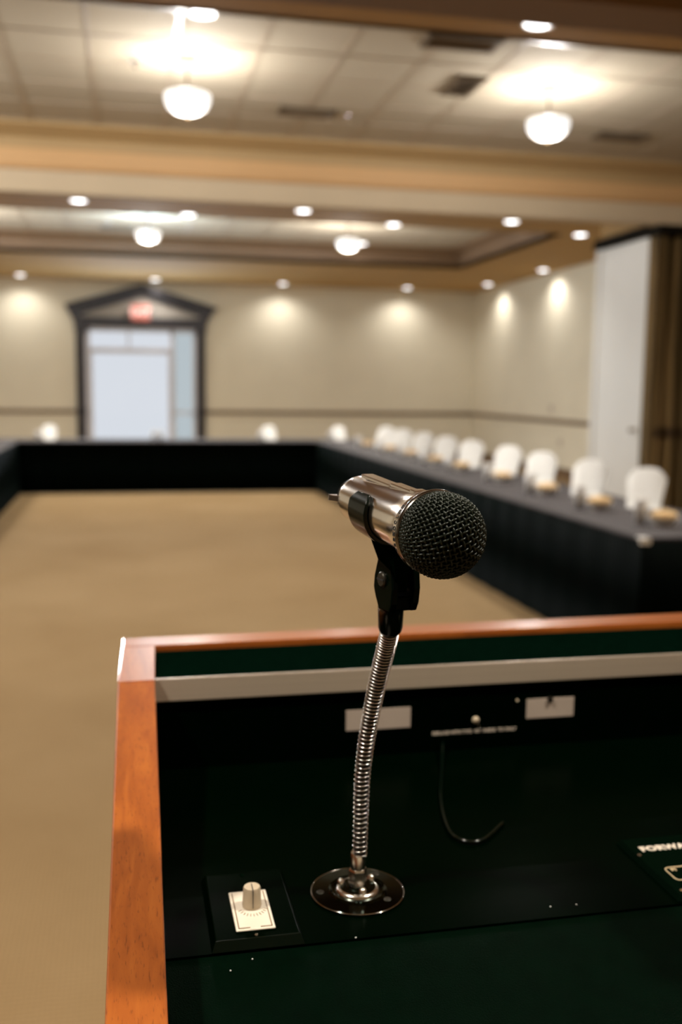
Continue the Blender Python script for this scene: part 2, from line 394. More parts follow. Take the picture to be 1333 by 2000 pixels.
# folding partition, packed as an accordion
pt = empty('folding_partition', (5.87, 10.54, 0))
tag(pt, 'dark brown accordion folding partition beside the white pocket door on the right', 'partition')
bm = BM(); pts = []; n = 40; x = 0
for k in range(n + 1):
    pts.append((x, -.13 if k % 2 else .06)); x += .092
back = [(a, b + .03) for a, b in pts[::-1]]
def ribbon(bm, pts, z0, z1, th=.02):
    A = []
    for (a, b) in pts: A.append([bm.verts.new(p) for p in ((a, b, z0), (a, b, z1), (a, b + th, z1), (a, b + th, z0))])
    for P, Q in zip(A, A[1:]):
        for k in range(4): bm.faces.new((P[k], P[(k + 1) % 4], Q[(k + 1) % 4], Q[k]))
    bm.faces.new(A[0]); bm.faces.new(A[-1][::-1])
ribbon(bm, pts, 0.02, 3.28); obj('pleated_panel', bm, 'partition', pt)
bm = BM(); ribbon(bm, [(a, b - .012) for a, b in pts], 1.02, 1.14, .01); obj('pull_band', bm, 'bronze', pt)
obj('lead_post', boxes((-.02, .03, -.11, .07, 0.01, 3.28)), 'partition', pt)

# ------------------------------------------------------------------ doorway with pediment
d = struct(empty('door_1', (0, YF, 0)))
obj('casing', boxes((DX0 - .18, DX0, -.07, -.001, 0, 2.86), (DX1, DX1 + .18, -.07, -.001, 0, 2.86), (DX0 - .18, DX1 + .18, -.07, -.001, 2.72, 2.86)), 'plum', d, bevel=.01)
for xx in (DX0 - .20, DX1 - .02):
    bm = boxes((xx, xx + .22, -.11, -.07, 0, .2), (xx, xx + .22, -.11, -.07, 2.62, 2.86), (xx, xx + .22, -.10, -.07, .92, 1.06))
    for k in range(4): box(bm, xx + .02 + k * .05, xx + .045 + k * .05, -.095, -.07, .2, 2.62)
    obj('pilaster', bm, 'plum', d, bevel=.006)
cx = .36
obj('frieze', boxes((DX0 - .22, DX1 + .22, -.09, -.001, 2.80, 2.93)), 'plum', d, bevel=.01)
bm = prism(BM(), [(DX0 - .15, 2.93), (DX1 + .15, 2.93), (DX1 + .15, 3.02), (cx, 3.46), (DX0 - .15, 3.02)], -.05, -.001, 'y'); obj('pediment_panel', bm, 'tymp', d)
for s, xe in ((-1, DX0 - .37), (1, DX1 + .43)):
    bm = BM()
    prism(bm, [(cx, 3.60), (xe, 3.15), (xe, 3.11), (cx, 3.53)], -.26, -.001, 'y')
    prism(bm, [(cx, 3.53), (xe + .05 * -s, 3.11), (xe + .12 * -s, 3.04), (cx, 3.44)], -.18, -.001, 'y')
    prism(bm, [(cx, 3.44), (xe + .14 * -s, 3.03), (xe + .20 * -s, 2.94), (cx, 3.36)], -.11, -.001, 'y')
    obj('raking_cornice', bm, 'plum', d, bevel=.004)
for s, xx in ((-1, DX0 - .22), (1, DX1 + .22)):
    bm = prism(BM(), [(xx + .14 * -s, 2.86), (xx, 2.86), (xx + .13 * s, 3.08), (xx + .13 * s, 3.13), (xx + .14 * -s, 3.13)], -.15, -.001, 'y')
    obj('cornice_return', bm, 'plum', d, bevel=.006)
fr = obj('door_frame', boxes((DX0, DX0 + .10, .02, .12, 0, DZ), (DX1 - .04, DX1, .02, .12, 0, DZ), (DX0, DX1, .02, .12, DZ - .08, DZ),
                    (.93, .99, .02, .12, 0, DZ), (DX0, .95, .03, .11, 2.245, 2.305), (.06, .10, .04, .10, 2.3, DZ), (DX0, DX1, .02, .12, 0, .03)), 'mauve', d, bevel=.004)
for x0, x1 in ((-.70, .06), (.10, .93)): obj('transom_pane', boxes((x0, x1, .068, .074, 2.305, 2.64)), 'glass', d)
lf = obj('door_leaf', boxes((-.70, -.66, .04, .09, .03, 2.245), (.89, .93, .04, .09, .03, 2.245), (-.70, .93, .04, .09, .03, .22), (-.70, .93, .04, .09, 2.20, 2.245)), 'mauve', d, bevel=.004)
obj('pane', boxes((-.66, .89, .062, .068, .22, 2.20)), 'glass', lf)
sl = obj('side_light', boxes((.99, 1.02, .04, .10, .03, DZ - .08), (1.40, 1.43, .04, .10, .03, DZ - .08), (.99, 1.43, .04, .10, .95, 1.0), (.99, 1.43, .04, .10, .03, .15)), 'mauve', d)
obj('pane', boxes((1.02, 1.40, .066, .072, .15, DZ - .08)), 'tint_glass', sl)
struct(obj('floor_porch', boxes((-3, 4, YF + .2, YF + 5, -.12, -.02)), mat('pale_concrete', (.6, .6, .6), .8)))

ex = empty('exit_sign', (.325, YF - .20, 3.02))
tag(ex, 'small square red lit exit sign in the pediment above the far door', 'exit sign')
obj('housing', boxes((-.19, .19, .0, .06, -.16, .16)), 'exit_face', ex, bevel=.01)
obj('mount', boxes((-.03, .03, .06, .15, -.04, .04)), 'exit_face', ex)
obj('lit_letters', text_bm('EXIT', .20, .004, mtx=frame_m((0, -.006, 0), (1, 0, 0), (0, 0, 1), (0, -1, 0)), bold=.006), 'exit_red', ex)

# ------------------------------------------------------------------ pendants
def make_pendant():
    r = empty('pendant_light')
    obj('canopy', lathe(BM(), [(.075, 0), (.075, -.012), (.05, -.03), (.012, -.04)], 24), 'bronze', r, smooth=True)
    obj('stem', lathe(BM(), [(.008, -.03), (.008, -.26)], 12), 'bronze', r, smooth=True)
    obj('glass_bowl', lathe(BM(), [(.155, -.262), (.170, -.268), (.175, -.290), (.168, -.33), (.145, -.368), (.10, -.398), (.05, -.413), (.015, -.416)], 36), 'bowl', r, smooth='all')
    obj('finial', lathe(BM(), [(.014, -.414), (.016, -.424), (.008, -.434), (.004, -.440)], 12), 'bronze', r, smooth=True)
    return r
P0 = make_pendant(); used = False
P_all = [(-2.43, 7.9, 'left'), (.49, 7.9, ''), (3.40, 7.9, ''), (-2.60, 14.9, ''), (.35, 14.9, ''), (3.29, 14.9, '')]
plab = {(.49, 7.9): 'large lit bowl pendant at upper left, the left of the two big bowls',
        (3.40, 7.9): 'large lit bowl pendant at upper right, beside the dark ceiling vent',
        (.35, 14.9): 'small lit bowl pendant in the far ceiling recess, above the pedimented door',
        (3.29, 14.9): 'small lit bowl pendant in the far recess with a round light behind it'}
vis = [(.49, 7.9), (3.40, 7.9), (.35, 14.9), (3.29, 14.9)]
for (x, y, _) in P_all:
    cool = (x, y) == (.35, 14.9)  # this bowl's glow is tinted blue and boosted, added for a bluish ceiling patch
    if (x, y) in vis:
        o = P0 if not used else copy_tree(P0); used = True
        o.location = (x, y, HC)
        tag(o, plab[(x, y)], 'pendant light', 'bowl pendants hanging from the ceiling recesses')
    c = (.45, .76, 1.0) if cool else (1.0, .985, .96)
    lamp('pendant_glow', 'POINT', (x, y, HC - .270), E_PEND_UP * (2.4 if cool else 1), c, shadow_soft_size=.10)
    lamp('pendant_globe_light', 'POINT', (x, y, HC - .50), E_PEND_GLOBE * (2.4 if y > 12 else 1), NEUT, shadow_soft_size=.14)
    lamp('pendant_downlight', 'SPOT', (x, y, HC - .46), E_PEND_DN, NEUT, shadow_soft_size=.14, spot_size=math.radians(165), spot_blend=.6)

# ------------------------------------------------------------------ recessed downlights
def make_can():
    r = empty('recessed_downlight')
    obj('trim_ring', lathe(BM(), [(.105, 0), (.103, -.008), (.087, -.010), (.084, -.004), (.084, 0)], 28, caps=False), 'trimring', r, smooth=True)
    obj('lens', lathe(BM(), [(.084, -.001), (.083, -.008), (.055, -.014), (.01, -.016)], 28), 'lens', r, smooth=True)
    return r
C0 = make_can(); used = False
cans = [(2.373, 5.702, HS, 'big bright downlight in the brown soffit at upper right corner of the photo'),
        (.538, 6.97, HC, 'bright downlight at the top edge of the photo above the left big bowl pendant'),
        (3.524, 5.86, HS, 'downlight cut off by the right edge of the photo, in the near soffit'),
        (-.502, 12.268, HS, 'leftmost downlight in the dark band beyond the peach crown moulding'),
        (2.134, 12.207, HS, 'downlight in the middle of the dark band beyond the peach crown moulding'),
        (4.819, 12.236, HS, 'rightmost downlight in the dark band beyond the peach crown moulding'),
        (.798, 12.895, HS, 'downlight at the lip of the far recess, above the small pendant near the door'),
        (3.445, 12.895, HS, 'downlight at the lip of the far recess, above the right small pendant'),
        (6.123, 13.0, HS, 'downlight on the soffit just left of the folding partition pocket'),
        (-1.988, 20.85, HS, 'leftmost of the downlights washing the far wall, left of the door'),
        (.619, 20.85, HS, 'downlight on the far soffit right above the door pediment'),
        (3.228, 20.85, HS, 'far wall downlight, first one to the right of the door pediment'),
        (5.903, 20.85, HS, 'far wall downlight nearest the right corner of the room'),
        (7.25, 19.6, HS, 'downlight washing the right wall, the one nearer the far corner'),
        (7.30, 16.95, HS, 'downlight washing the right wall, the one nearer the white pocket door'),
        (3.99, 17.0, HC, 'small round light just behind and right of the small far pendant')]
for (x, y, z, lab) in cans:
    o = C0 if not used else copy_tree(C0); used = True
    o.location = (x, y, z); tag(o, lab, 'downlight', 'round recessed ceiling downlights')
    wash = y > 19 or x > 7
    lamp('downlight_beam', 'SPOT', (x, y, z - .03), E_CAN * (.65 if wash else .75), (1.0, .97, .94) if wash else NEUT, spot_size=math.radians(150 if wash else 115), spot_blend=.8 if wash else .7, shadow_soft_size=.06)
for (x, y) in ((-4.6, 20.85), (-7.25, 19.6), (-7.25, 16.9), (-1.0, 3.6), (-3.1, 12.25), (-3.6, 5.7), (4.9, 4.0), (-1.2, .4), (1.6, .4), (4.4, .4), (.4, -2.8), (3.2, -2.8)):
    lamp('downlight_beam', 'SPOT', (x, y, HS - .03), E_NEAR if y < 5 else E_CAN * .8, WARM, spot_size=math.radians(105), spot_blend=.7, shadow_soft_size=.06)  # out-of-view spots without fixtures; the near ones added strength for the lectern

# ------------------------------------------------------------------ ceiling vents and sprinklers
def make_vent():
    r = empty('ceiling_vent')
    obj('frame', boxes((-.25, .25, -.12, -.09, -.02, 0), (-.25, .25, .09, .12, -.02, 0), (-.25, -.22, -.12, .12, -.02, 0), (.22, .25, -.12, .12, -.02, 0), (-.22, .22, -.09, .09, -.002, 0)), 'vent', r)
    bm = BM()
    for k in range(6): prism(bm, [(-.085 + k * .03, -.004), (-.065 + k * .03, -.018), (-.062 + k * .03, -.016), (-.082 + k * .03, -.002)], -.22, .22, 'x')
    obj('louvre_slats', bm, 'vent', r)
    return r
V0 = make_vent(); used = False
for (x, y, rz, sx, lab) in ((1.62, 9.12, 0, 1, 'brown ceiling vent right of the left big pendant, a shiny sprinkler beside it'),
                     (2.71, 8.03, PI / 2, 1, 'brown ceiling vent just left of the right big pendant glow'),
                     (4.71, 9.20, 0, 1, 'brown ceiling vent to the right of the right big pendant'),
                     (2.36, 7.06, 0, 1.1, 'brown ceiling vent next to the near soffit edge at the top of the photo'),
                     (-.1, 16.4, 0, 1, 'faint ceiling vent in the far recess left of the small pendant')):
    o = V0 if not used else copy_tree(V0); used = True
    o.location = (x, y, HC - .006); o.rotation_euler = (0, 0, rz); o.scale = (sx, sx, 1); tag(o, lab, 'ceiling vent', 'brown ceiling vents')
def make_spr():
    r = empty('fire_sprinkler')
    obj('escutcheon', lathe(BM(), [(.04, 0), (.038, -.006), (.014, -.012)], 20), 'silver', r, smooth=True)
    obj('head', lathe(BM(), [(.010, -.01), (.010, -.035), (.020, -.045), (.004, -.05)], 14), 'silver', r, smooth=True)
    return r
s0 = make_spr(); used = False
for (x, y, z, lab) in ((1.82, 9.12, HC - .006, 'shiny sprinkler head beside the brown vent right of the left big pendant'),
                    (1.99, 9.16, HC - .006, 'second shiny sprinkler head at the right end of the same vent'),
                    (.107, 8.07, HC - .006, 'shiny sprinkler head in the glow left above the left big pendant'),
                    (.93, 10.55, HS, 'small brownish sprinkler head on the beam below the peach moulding')):
    o = s0 if not used else copy_tree(s0); used = True
    o.location = (x, y, z); tag(o, lab, 'sprinkler', 'fire sprinkler heads on the ceiling')

# ------------------------------------------------------------------ skirted tables
def skirt_bm(path, z0, z1, pitch=.045, amp=.012):
    bm = BM(); cols = []
    L = 0; segs = []
    for a, b in zip(path, path[1:]):
        v = Vector(b) - Vector(a); segs.append((Vector(a), v.normalized(), v.length))
    for a, dn, ln in segs:
        k = max(2, int(ln / (pitch / 4))); nrm = Vector((dn.y, -dn.x))
        for i in range(k + 1):
            t = ln * i / k; ph = (L + t) / pitch * 2 * PI
            am = amp * (1 + .4 * math.sin(ph * .13)); 
            for_z = []
            for z, f in ((z1, .25), ((z0 + z1) / 2, .8), (z0, 1.25)):
                p = a + dn * t + nrm * (am * f * math.sin(ph + .5 * f) + .012 * f)
                for_z.append(bm.verts.new((p.x, p.y, z)))
            cols.append(for_z)
        L += ln
    for A, B in zip(cols, cols[1:]):
        for k in range(2): bm.faces.new((A[k], B[k], B[k + 1], A[k + 1]))
    bmesh.ops.solidify(bm, geom=bm.faces[:], thickness=.002)
    return bm
def table_run(name, x0, x1, y0, y1, label, path):
    r = empty(name, ((x0 + x1) / 2, (y0 + y1) / 2, 0)); ox, oy = (x0 + x1) / 2, (y0 + y1) / 2
    tag(r, label, 'table', 'skirted banquet tables set in a square')
    bm = boxes((x0 - ox, x1 - ox, y0 - oy, y1 - oy, .725, .750)); obj('cloth_top', bm, 'cloth', r, bevel=.008)
    obj('table_skirt', skirt_bm([(a - ox, b - oy) for a, b in path], .008, .732), 'skirt', r, smooth='all')
    n = max(1, round(max(x1 - x0, y1 - y0) / 2.4))
    for i in range(n):
        for s in (-1, 1):
            if y1 - y0 > x1 - x0: px, py = s * (x1 - x0) * .38, (y0 - oy) + (i + .5) * (y1 - y0) / n
            else: px, py = (x0 - ox) + (i + .5) * (x1 - x0) / n, s * (y1 - y0) * .38
            obj('leg', boxes((px - .015, px + .015, py - .015, py + .015, 0, .725)), 'track', r)
    return r
table_run('banquet_table', 2.80, 3.72, 5.0, 14.62, 'long black-skirted table run along the right side, laid with white napkins', [(2.80, 14.60), (2.80, 5.0), (3.72, 5.0), (3.72, 14.62)])
table_run('banquet_table', -2.3, 3.72, 14.64, 15.40, 'black-skirted table run across the far end in front of the pedimented door', [(-1.50, 14.64), (2.80, 14.64)])
table_run('banquet_table', -2.3, -1.50, 5.0, 14.62, 'black-skirted table run at the left edge of the photo', [(-2.3, 14.6), (-2.3, 5.0), (-1.50, 5.0), (-1.50, 14.60)])

def make_napkin():
    r = empty('folded_napkin')
    bm = BM()
    # a standing fan-folded napkin: pleated sheet with a rounded top, on a folded foot
    n = 28; rows = 7; F_, B_ = [], []
    for side, G in ((-1, F_), (1, B_)):
        for i in range(n + 1):
            u = -1 + 2 * i / n; colv = []
            for j in range(rows + 1):
                t = j / rows
                wx = .086 + .018 * t
                z = .012 + t * .205 * (1 - .30 * abs(u) ** 3.5)
                rib = .0035 * (1 if i % 2 else -1)
                colv.append(bm.verts.new((u * wx, side * (.034 - .026 * t) * (1 - .25 * u * u) + rib + .085 * t, z)))
            G.append(colv)
    for G in (F_, B_):
        for A, B in zip(G, G[1:]):
            for j in range(rows): bm.faces.new((A[j], B[j], B[j + 1], A[j + 1]))
    for i in range(n):
        bm.faces.new((F_[i][-1], F_[i + 1][-1], B_[i + 1][-1], B_[i][-1])); bm.faces.new((F_[i][0], B_[i][0], B_[i + 1][0], F_[i + 1][0]))
    for e in (0, n):
        for j in range(rows): bm.faces.new((F_[e][j], F_[e][j + 1], B_[e][j + 1], B_[e][j]))
    obj('fan_fold', bm, 'napkin', r)
    bm = boxes((-.085, .085, -.055, .055, 0, .014)); obj('folded_foot', bm, 'napkin', r, bevel=.005)
    return r
def make_glass():
    r = empty('water_glass')
    bm = BM(); lathe(bm, [(.030, 0), (.034, .09), (.036, .13), (.0345, .13), (.0325, .09), (.028, .008)], 24); obj('tumbler', bm, 'tumbler', r, smooth='all')
    obj('paper_lid', lathe(BM(), [(.038, .129), (.039, .133), (.036, .137)], 24), 'paper', r, smooth=True)
    return r
def make_dish():
    r = empty('candy_dish')
    obj('bowl', lathe(BM(), [(.038, 0), (.042, .008), (.062, .038), (.064, .042), (.058, .040), (.034, .012)], 28), 'paper', r, smooth=True)
    bm = BM()
    for k in range(14):
        a = k * 2.4; rr = .010 + .034 * math.sqrt(k / 14)
        bmesh.ops.create_icosphere(bm, subdivisions=1, radius=.017, matrix=Matrix.Translation((rr * math.cos(a), rr * math.sin(a), .044 + .014 * (1 - rr / .05))))
    o = obj('wrapped_candies', bm, 'amber', r, smooth=True); o['kind'] = 'stuff'
    return r
nap0, gl0, di0 = make_napkin(), make_glass(), make_dish()
first = {'n': True, 'g': True, 'd': True}
def place(k, proto, x, y, rz, lab, cat, grp, sc=1.0):
    o = proto if first[k] else copy_tree(proto); first[k] = False
    o.location = (x, y, .7505); o.rotation_euler = (0, 0, rz); o.scale = (sc, sc, sc); tag(o, lab, cat, grp)
names = ['nearest the camera', 'second from the near end', 'third from the near end',
         'fourth from the near end', 'fifth from the near end', 'sixth from the near end', 'seventh from the near end', 'eighth from the near end', 'ninth from the near end, by the corner']
nx = [(3.50, 6.25), (3.46, 7.05), (3.46, 7.95), (3.50, 8.85), (3.46, 9.75), (3.46, 10.6), (3.46, 11.5), (3.46, 12.4), (3.44, 13.2)]
for i, (x, y) in enumerate(nx):
    place('n', nap0, x, y, math.radians(-34 + random.uniform(-6, 6)), 'white folded napkin on the right table, ' + names[i], 'napkin', 'white folded napkins on the tables', 1.28)
for i, (x, y) in enumerate([(3.17, 5.42), (3.14, 6.20), (3.18, 7.16), (3.22, 8.2), (3.22, 9.3), (3.22, 10.15), (3.22, 11.1), (3.22, 12.0), (3.16, 12.95)]):
    place('d', di0, x, y, 0, 'dish of amber candies, right table, ' + names[i], 'dish', 'amber candy dishes on the tables', 1.45)
    place('g', gl0, x - .10, y + .10, 0, 'covered water glass, right table, ' + names[i], 'glass', 'covered water glasses on the tables', 1.15)
for (x, y, lab) in ((2.13, 14.95, 'at the middle of the far table right of the door'), (-1.08, 14.95, 'on the far table left of the door'), (3.2, 14.9, 'at the right corner of the far table')):
    place('n', nap0, x, y, .1, 'white fan-folded napkin ' + lab, 'napkin', 'white folded napkins on the tables')
    place('g', gl0, x - .16, y - .05, 0, 'clear covered water glass ' + lab, 'glass', 'covered water glasses on the tables')
for dx in (0, .1): place('g', gl0, .40 + dx, 14.95, 0, 'clear water glass in front of the bright door, ' + ('left' if dx == 0 else 'right') + ' one of the pair', 'glass', 'covered water glasses on the tables')
cl = empty('skirt_clip', (2.80, 5.0, .75)); tag(cl, 'small clear clip on the near corner of the right table edge', 'clip')
obj('clip_plate', boxes((-.03, .03, -.045, -.025, -.03, .004), (-.03, .03, -.045, .02, .0006, .004)), 'napkin', cl, bevel=.002)

# ------------------------------------------------------------------ lectern
lec = empty('lectern', (0.45, .75, 0))
tag(lec, 'orange cherry wood lectern with a recessed black top, filling the lower right foreground', 'lectern')
OX, OY = .45, .75
def L(p): return (p[0] - OX, p[1] - OY, p[2])
def lpart(name, bm, m, bevel=0, parent=None, smooth=False):
    for v in bm.verts: v.co.x -= OX; v.co.y -= OY
    return obj(name, bm, m, parent or lec, smooth=smooth, bevel=bevel)
def hexa(bm, q0, q1):
    a = [bm.verts.new(p) for p in q0]; b = [bm.verts.new(p) for p in q1]
    bm.faces.new(a[::-1]); bm.faces.new(b)
    for i in range(4): bm.faces.new((a[i], a[(i + 1) % 4], b[(i + 1) % 4], b[i]))
    return bm
ZR = 1.26; YS = 1.022; YE = .30; SL = .178
def zr(y): return ZR - SL * max(0, YS - y)
XR0, XR1 = .93, .967
# left and right rails: flat by the back, then sloping towards the speaker
bm = BM(); hexa(bm, [(-.0215, YE, zr(YE) - .05), (.0165, YE, zr(YE) - .05), (.0255, YS, ZR - .05), (-.0125, YS, ZR - .05)], [(-.0215, YE, zr(YE)), (.0165, YE, zr(YE)), (.0255, YS, ZR), (-.0125, YS, ZR)])
lpart('side_rail', bm, 'cherry', .0015)
bm = BM(); hexa(bm, [(XR0, YE, zr(YE) - .05), (XR1, YE, zr(YE) - .05), (XR1, YS, ZR - .05), (XR0, YS, ZR - .05)], [(XR0, YE, zr(YE)), (XR1, YE, zr(YE)), (XR1, YS, ZR), (XR0, YS, ZR)])
lpart('side_rail', bm, 'cherry', .0015)
for xa, xb, xc, xd in ((-.0125, .0255, .0295, -.0085), (XR0, XR1, XR1, XR0)):
    bm = BM(); hexa(bm, [(xa, YS + .0006, ZR - .05), (xb, YS + .0006, ZR - .05), (xc, 1.162, ZR - .05), (xd, 1.162, ZR - .05)], [(xa, YS + .0006, ZR), (xb, YS + .0006, ZR), (xc, 1.162, ZR), (xd, 1.162, ZR)])
    lpart('corner_block', bm, 'cherry', .001)
bm = BM(); hexa(bm, [(-.0085, 1.1625, ZR - .05), (XR1, 1.178, ZR - .05), (XR1, 1.225, ZR - .05), (-.0082, 1.203, ZR - .05)], [(-.0085, 1.1625, ZR), (XR1, 1.178, ZR), (XR1, 1.225, ZR), (-.0082, 1.203, ZR)])
lpart('back_rail', bm, 'cherry_x', .0015)
# carcass
lpart('side_panel', prism(BM(), [(.34, .02), (1.19, .02), (1.19, 1.212), (1.02, 1.212), (.34, zr(.34) - .051)], -.008, .012, 'x'), 'cherry_z', .001)
lpart('side_panel', prism(BM(), [(.34, .02), (1.19, .02), (1.19, 1.212), (1.02, 1.212), (.34, zr(.34) - .051)], .94, .96, 'x'), 'cherry_z', .001)
lpart('front_panel', boxes((.012, .94, 1.17, 1.19, .02, 1.21)), 'cherry_z', .001)
lpart('base_plinth', boxes((-.03, .99, .36, 1.22, 0, .08)), 'cherry_x', .004)
# recessed black shelf beneath the back rail, its steel edge and the black face below
lpart('upper_shelf', boxes((.0255, .93, 1.0535, 1.1715, 1.236, 1.2525)), 'felt', .0008)
lpart('steel_edge', boxes((.0262, .93, 1.050, 1.0533, 1.2275, 1.2525)), 'steel', .0004)
fp = lpart('face_panel', boxes((.0256, .93, 1.054, 1.066, 1.149, 1.236)), 'lecblack')
FX = frame_m
def ftext(s, x, z, size, y=1.0535, **k): return text_bm(s, size, .0002, mtx=FX((x, y, z), (1, 0, 0), (0, 0, 1), (0, -1, 0)), **k)
lpart('blank_label', boxes((.237, .312, 1.0532, 1.054, 1.181, 1.2045)), 'label', parent=lec)
bm = boxes((.453, .512, 1.0532, 1.054, 1.1825, 1.2055)); lpart('blank_label', bm, 'label')
lpart('bulb_notice_text', ftext('REPLACE WITH TYPE  40T  INSIDE  TO ONLY', .3895, 1.171, .0052, spacing=.98, bold=.00012), 'white_ink')
def screw(x, y, z, r, n=(0, -1, 0), m='chrome', parent=None, name='screw', h=.0025):
    zx = Vector(n); xx = Vector((1, 0, 0)) if abs(n[0]) < .9 else Vector((0, 1, 0)); yy = zx.cross(xx)
    bm = lathe(BM(), [(r, 0), (r * .95, h * .4), (r * .7, h * .8), (r * .3, h)], 16, FX((x, y, z), xx, yy, zx))
    return bm
lpart('screw', screw(.3905, 1.054, 1.1845, .0042, h=.004), 'knob', smooth=True)
lpart('screw', screw(.3945, 1.054, 1.1775, .0014), 'chrome', smooth=True)
lpart('screw', screw(.441, 1.054, 1.205, .0014), 'knob', smooth=True)
lpart('screw', screw(.482, 1.0530, 1.204, .0038), 'track', smooth=True)
# desk floor and sloping reading board
lpart('desk_floor', boxes((.012, .93, .690, 1.066, 1.136, 1.1495)), 'lecblack')
bm = BM(); y0, y1 = .345, .689; zb = 1.148
hexa(bm, [(.015, y0, zb - SL * (y1 - y0) - .012), (.93, y0, zb - SL * (y1 - y0) - .012), (.93, y1, zb - .012), (.015, y1, zb - .012)],
     [(.015, y0, zb - SL * (y1 - y0)), (.93, y0, zb - SL * (y1 - y0)), (.93, y1, zb), (.015, y1, zb)])
lpart('reading_board', bm, 'board')
lpart('lower_lip', boxes((.0, .95, .30, .344, zr(.34) - .10, zr(.34) - .045)), 'cherry_x', .002)
# volume control: bevelled black box, ivory plate, knob
vb = BM()
hexa(vb, [(.056, .690, 1.1497), (.126, .690, 1.1497), (.126, .800, 1.1497), (.056, .800, 1.1497)], [(.0595, .6945, 1.1565), (.1225, .6945, 1.1565), (.1225, .7965, 1.1565), (.0595, .7965, 1.1565)])
vbo = lpart('volume_control_box', vb, 'lecblack', .0006)
lpart('bevelled_edge', hexa(BM(), [(.0562, .6896, 1.1500), (.1258, .6896, 1.1500), (.1258, .6902, 1.1500), (.0562, .6902, 1.1500)], [(.0592, .6936, 1.1566), (.1228, .6936, 1.1566), (.1228, .6946, 1.1566), (.0592, .6946, 1.1566)]), 'blackpl', 0, vbo)
pl = boxes((.0755, .1055, .703, .7615, 1.1566, 1.158)); lpart('ivory_plate', pl, 'ivory', .0012, vbo)
bm = boxes((.0775, .0783, .7055, .7590, 1.158, 1.1583), (.1027, .1035, .7055, .7590, 1.158, 1.1583), (.0775, .0865, .7052, .7062, 1.158, 1.1583), (.0945, .1035, .7052, .7062, 1.158, 1.1583))
kx, ky = .0915, .737
for k in range(11):
    a = math.radians(205 + k * 13); c, s_ = math.cos(a), math.sin(a)
    p = [Vector((kx + c * r, ky + s_ * r * 1.25)) for r in (.0098, .0125)]; t = Vector((-s_, c)) * .00022
    q = [p[0] - t, p[1] - t, p[1] + t, p[0] + t]
    hexa(bm, [(v.x, v.y, 1.158) for v in q], [(v.x, v.y, 1.1583) for v in q])
lpart('printed_border_and_ticks', bm, 'ink', 0, vbo)
bm = lathe(BM(), [(.0074, 0), (.0078, .002), (.0074, .004), (.0068, .0150), (.0062, .0163), (.001, .0165)], 40, Matrix.Translation((kx, ky, 1.1582)))
lpart('knob', bm, 'knob', 0, vbo, smooth=True)
lpart('knob_pointer', boxes((kx - .0003, kx + .0003, ky - .0072, ky + .0035, 1.1742, 1.1750), (kx - .0003, kx + .0003, ky - .0079, ky - .0068, 1.160, 1.1745)), 'black_ink', 0, vbo)
lpart('box_screw', screw(.0900, .6975, 1.1566, .0014, (0, 0, 1), h=.0008), 'chrome', 0, vbo, smooth=True)
lpart('box_screw', screw(.0900, .7905, 1.1566, .0018, (0, 0, 1), h=.0008), 'mattebl', 0, vbo, smooth=True)
# remote control unit at the right edge
rb = BM(); hexa(rb, [(.436, .692, 1.1497), (.62, .692, 1.1497), (.62, .800, 1.1497), (.436, .800, 1.1497)], [(.440, .696, 1.1545), (.616, .696, 1.1545), (.616, .796, 1.1545), (.440, .796, 1.1545)])
rbo = lpart('remote_panel', rb, 'mattebl', .0006)
def ptext(s, x, y, size, z, **k): return text_bm(s, size, .0002, mtx=FX((x, y, z), (1, 0, 0), (0, 1, 0), (0, 0, 1)), **k)
lpart('forward_text', ptext('FORWARD', .4475, .7745, .0118, 1.1546, align='LEFT', bold=.0006, spacing=1.08), 'white_ink', 0, rbo)
x0, x1, ya, yb = .4495, .500, .7165, .7385
pp = []
for (cx_, cy_, a0) in ((x1 - .004, yb - .004, 0), (x0 + .004, yb - .004, 90), (x0 + .004, ya + .004, 180), (x1 - .004, ya + .004, 270)):
    for k in range(5):
        a = math.radians(a0 + k * 22.5); pp.append((cx_ + .004 * math.cos(a), cy_ + .004 * math.sin(a), 1.1548))
lpart('button_outline', tube(BM(), pp, .00055, 6, closed=True), 'gold_ink', 0, rbo)
lpart('button_text', ptext('F1', .4545, .7345, .0055, 1.1547, align='LEFT', bold=.0003), 'gold_ink', 0, rbo)
lpart('panel_screw', screw(.4415, .7655, 1.1545, .0020, (0, 0, 1), h=.001), 'chrome', 0, rbo, smooth=True)
lpart('panel_screw', screw(.4445, .7010, 1.1545, .0018, (0, 0, 1), h=.001), 'bronze', 0, rbo, smooth=True)
# thin black cable drooping from the face panel to the desk floor (built after the curve helper below)
CABLE = [(0.351, 1.052, 1.161), (0.33, 0.991, 1.152), (0.31, 0.932, 1.152), (0.296, 0.877, 1.152), (0.292, 0.84, 1.152), (0.302, 0.824, 1.152), (0.319, 0.827, 1.152), (0.349, 0.857, 1.1522)]

# specks of lint on the black surfaces
lints = [(.165, .6905, 1.1500), (.085, .681, 1.1476), (.068, .672, 1.146), (.330, .705, 1.150), (.352, .704, 1.150)]
for i, (x, y, z) in enumerate(lints):
    bm = BM(); bmesh.ops.create_icosphere(bm, subdivisions=1, radius=.0007)
    o = obj('lint_speck', bm, 'dust'); o.location = (x, y, z)
    tag(o, ['pale lint speck on the black top, just below the chrome flange', 'pale lint speck below the volume box, the right of two', 'pale lint speck below the volume box, the left of two',
            'faint lint speck on the black top right of the flange, the left of two', 'faint lint speck on the black top right of the flange, the right of two'][i], 'lint', 'lint specks on the lectern top')

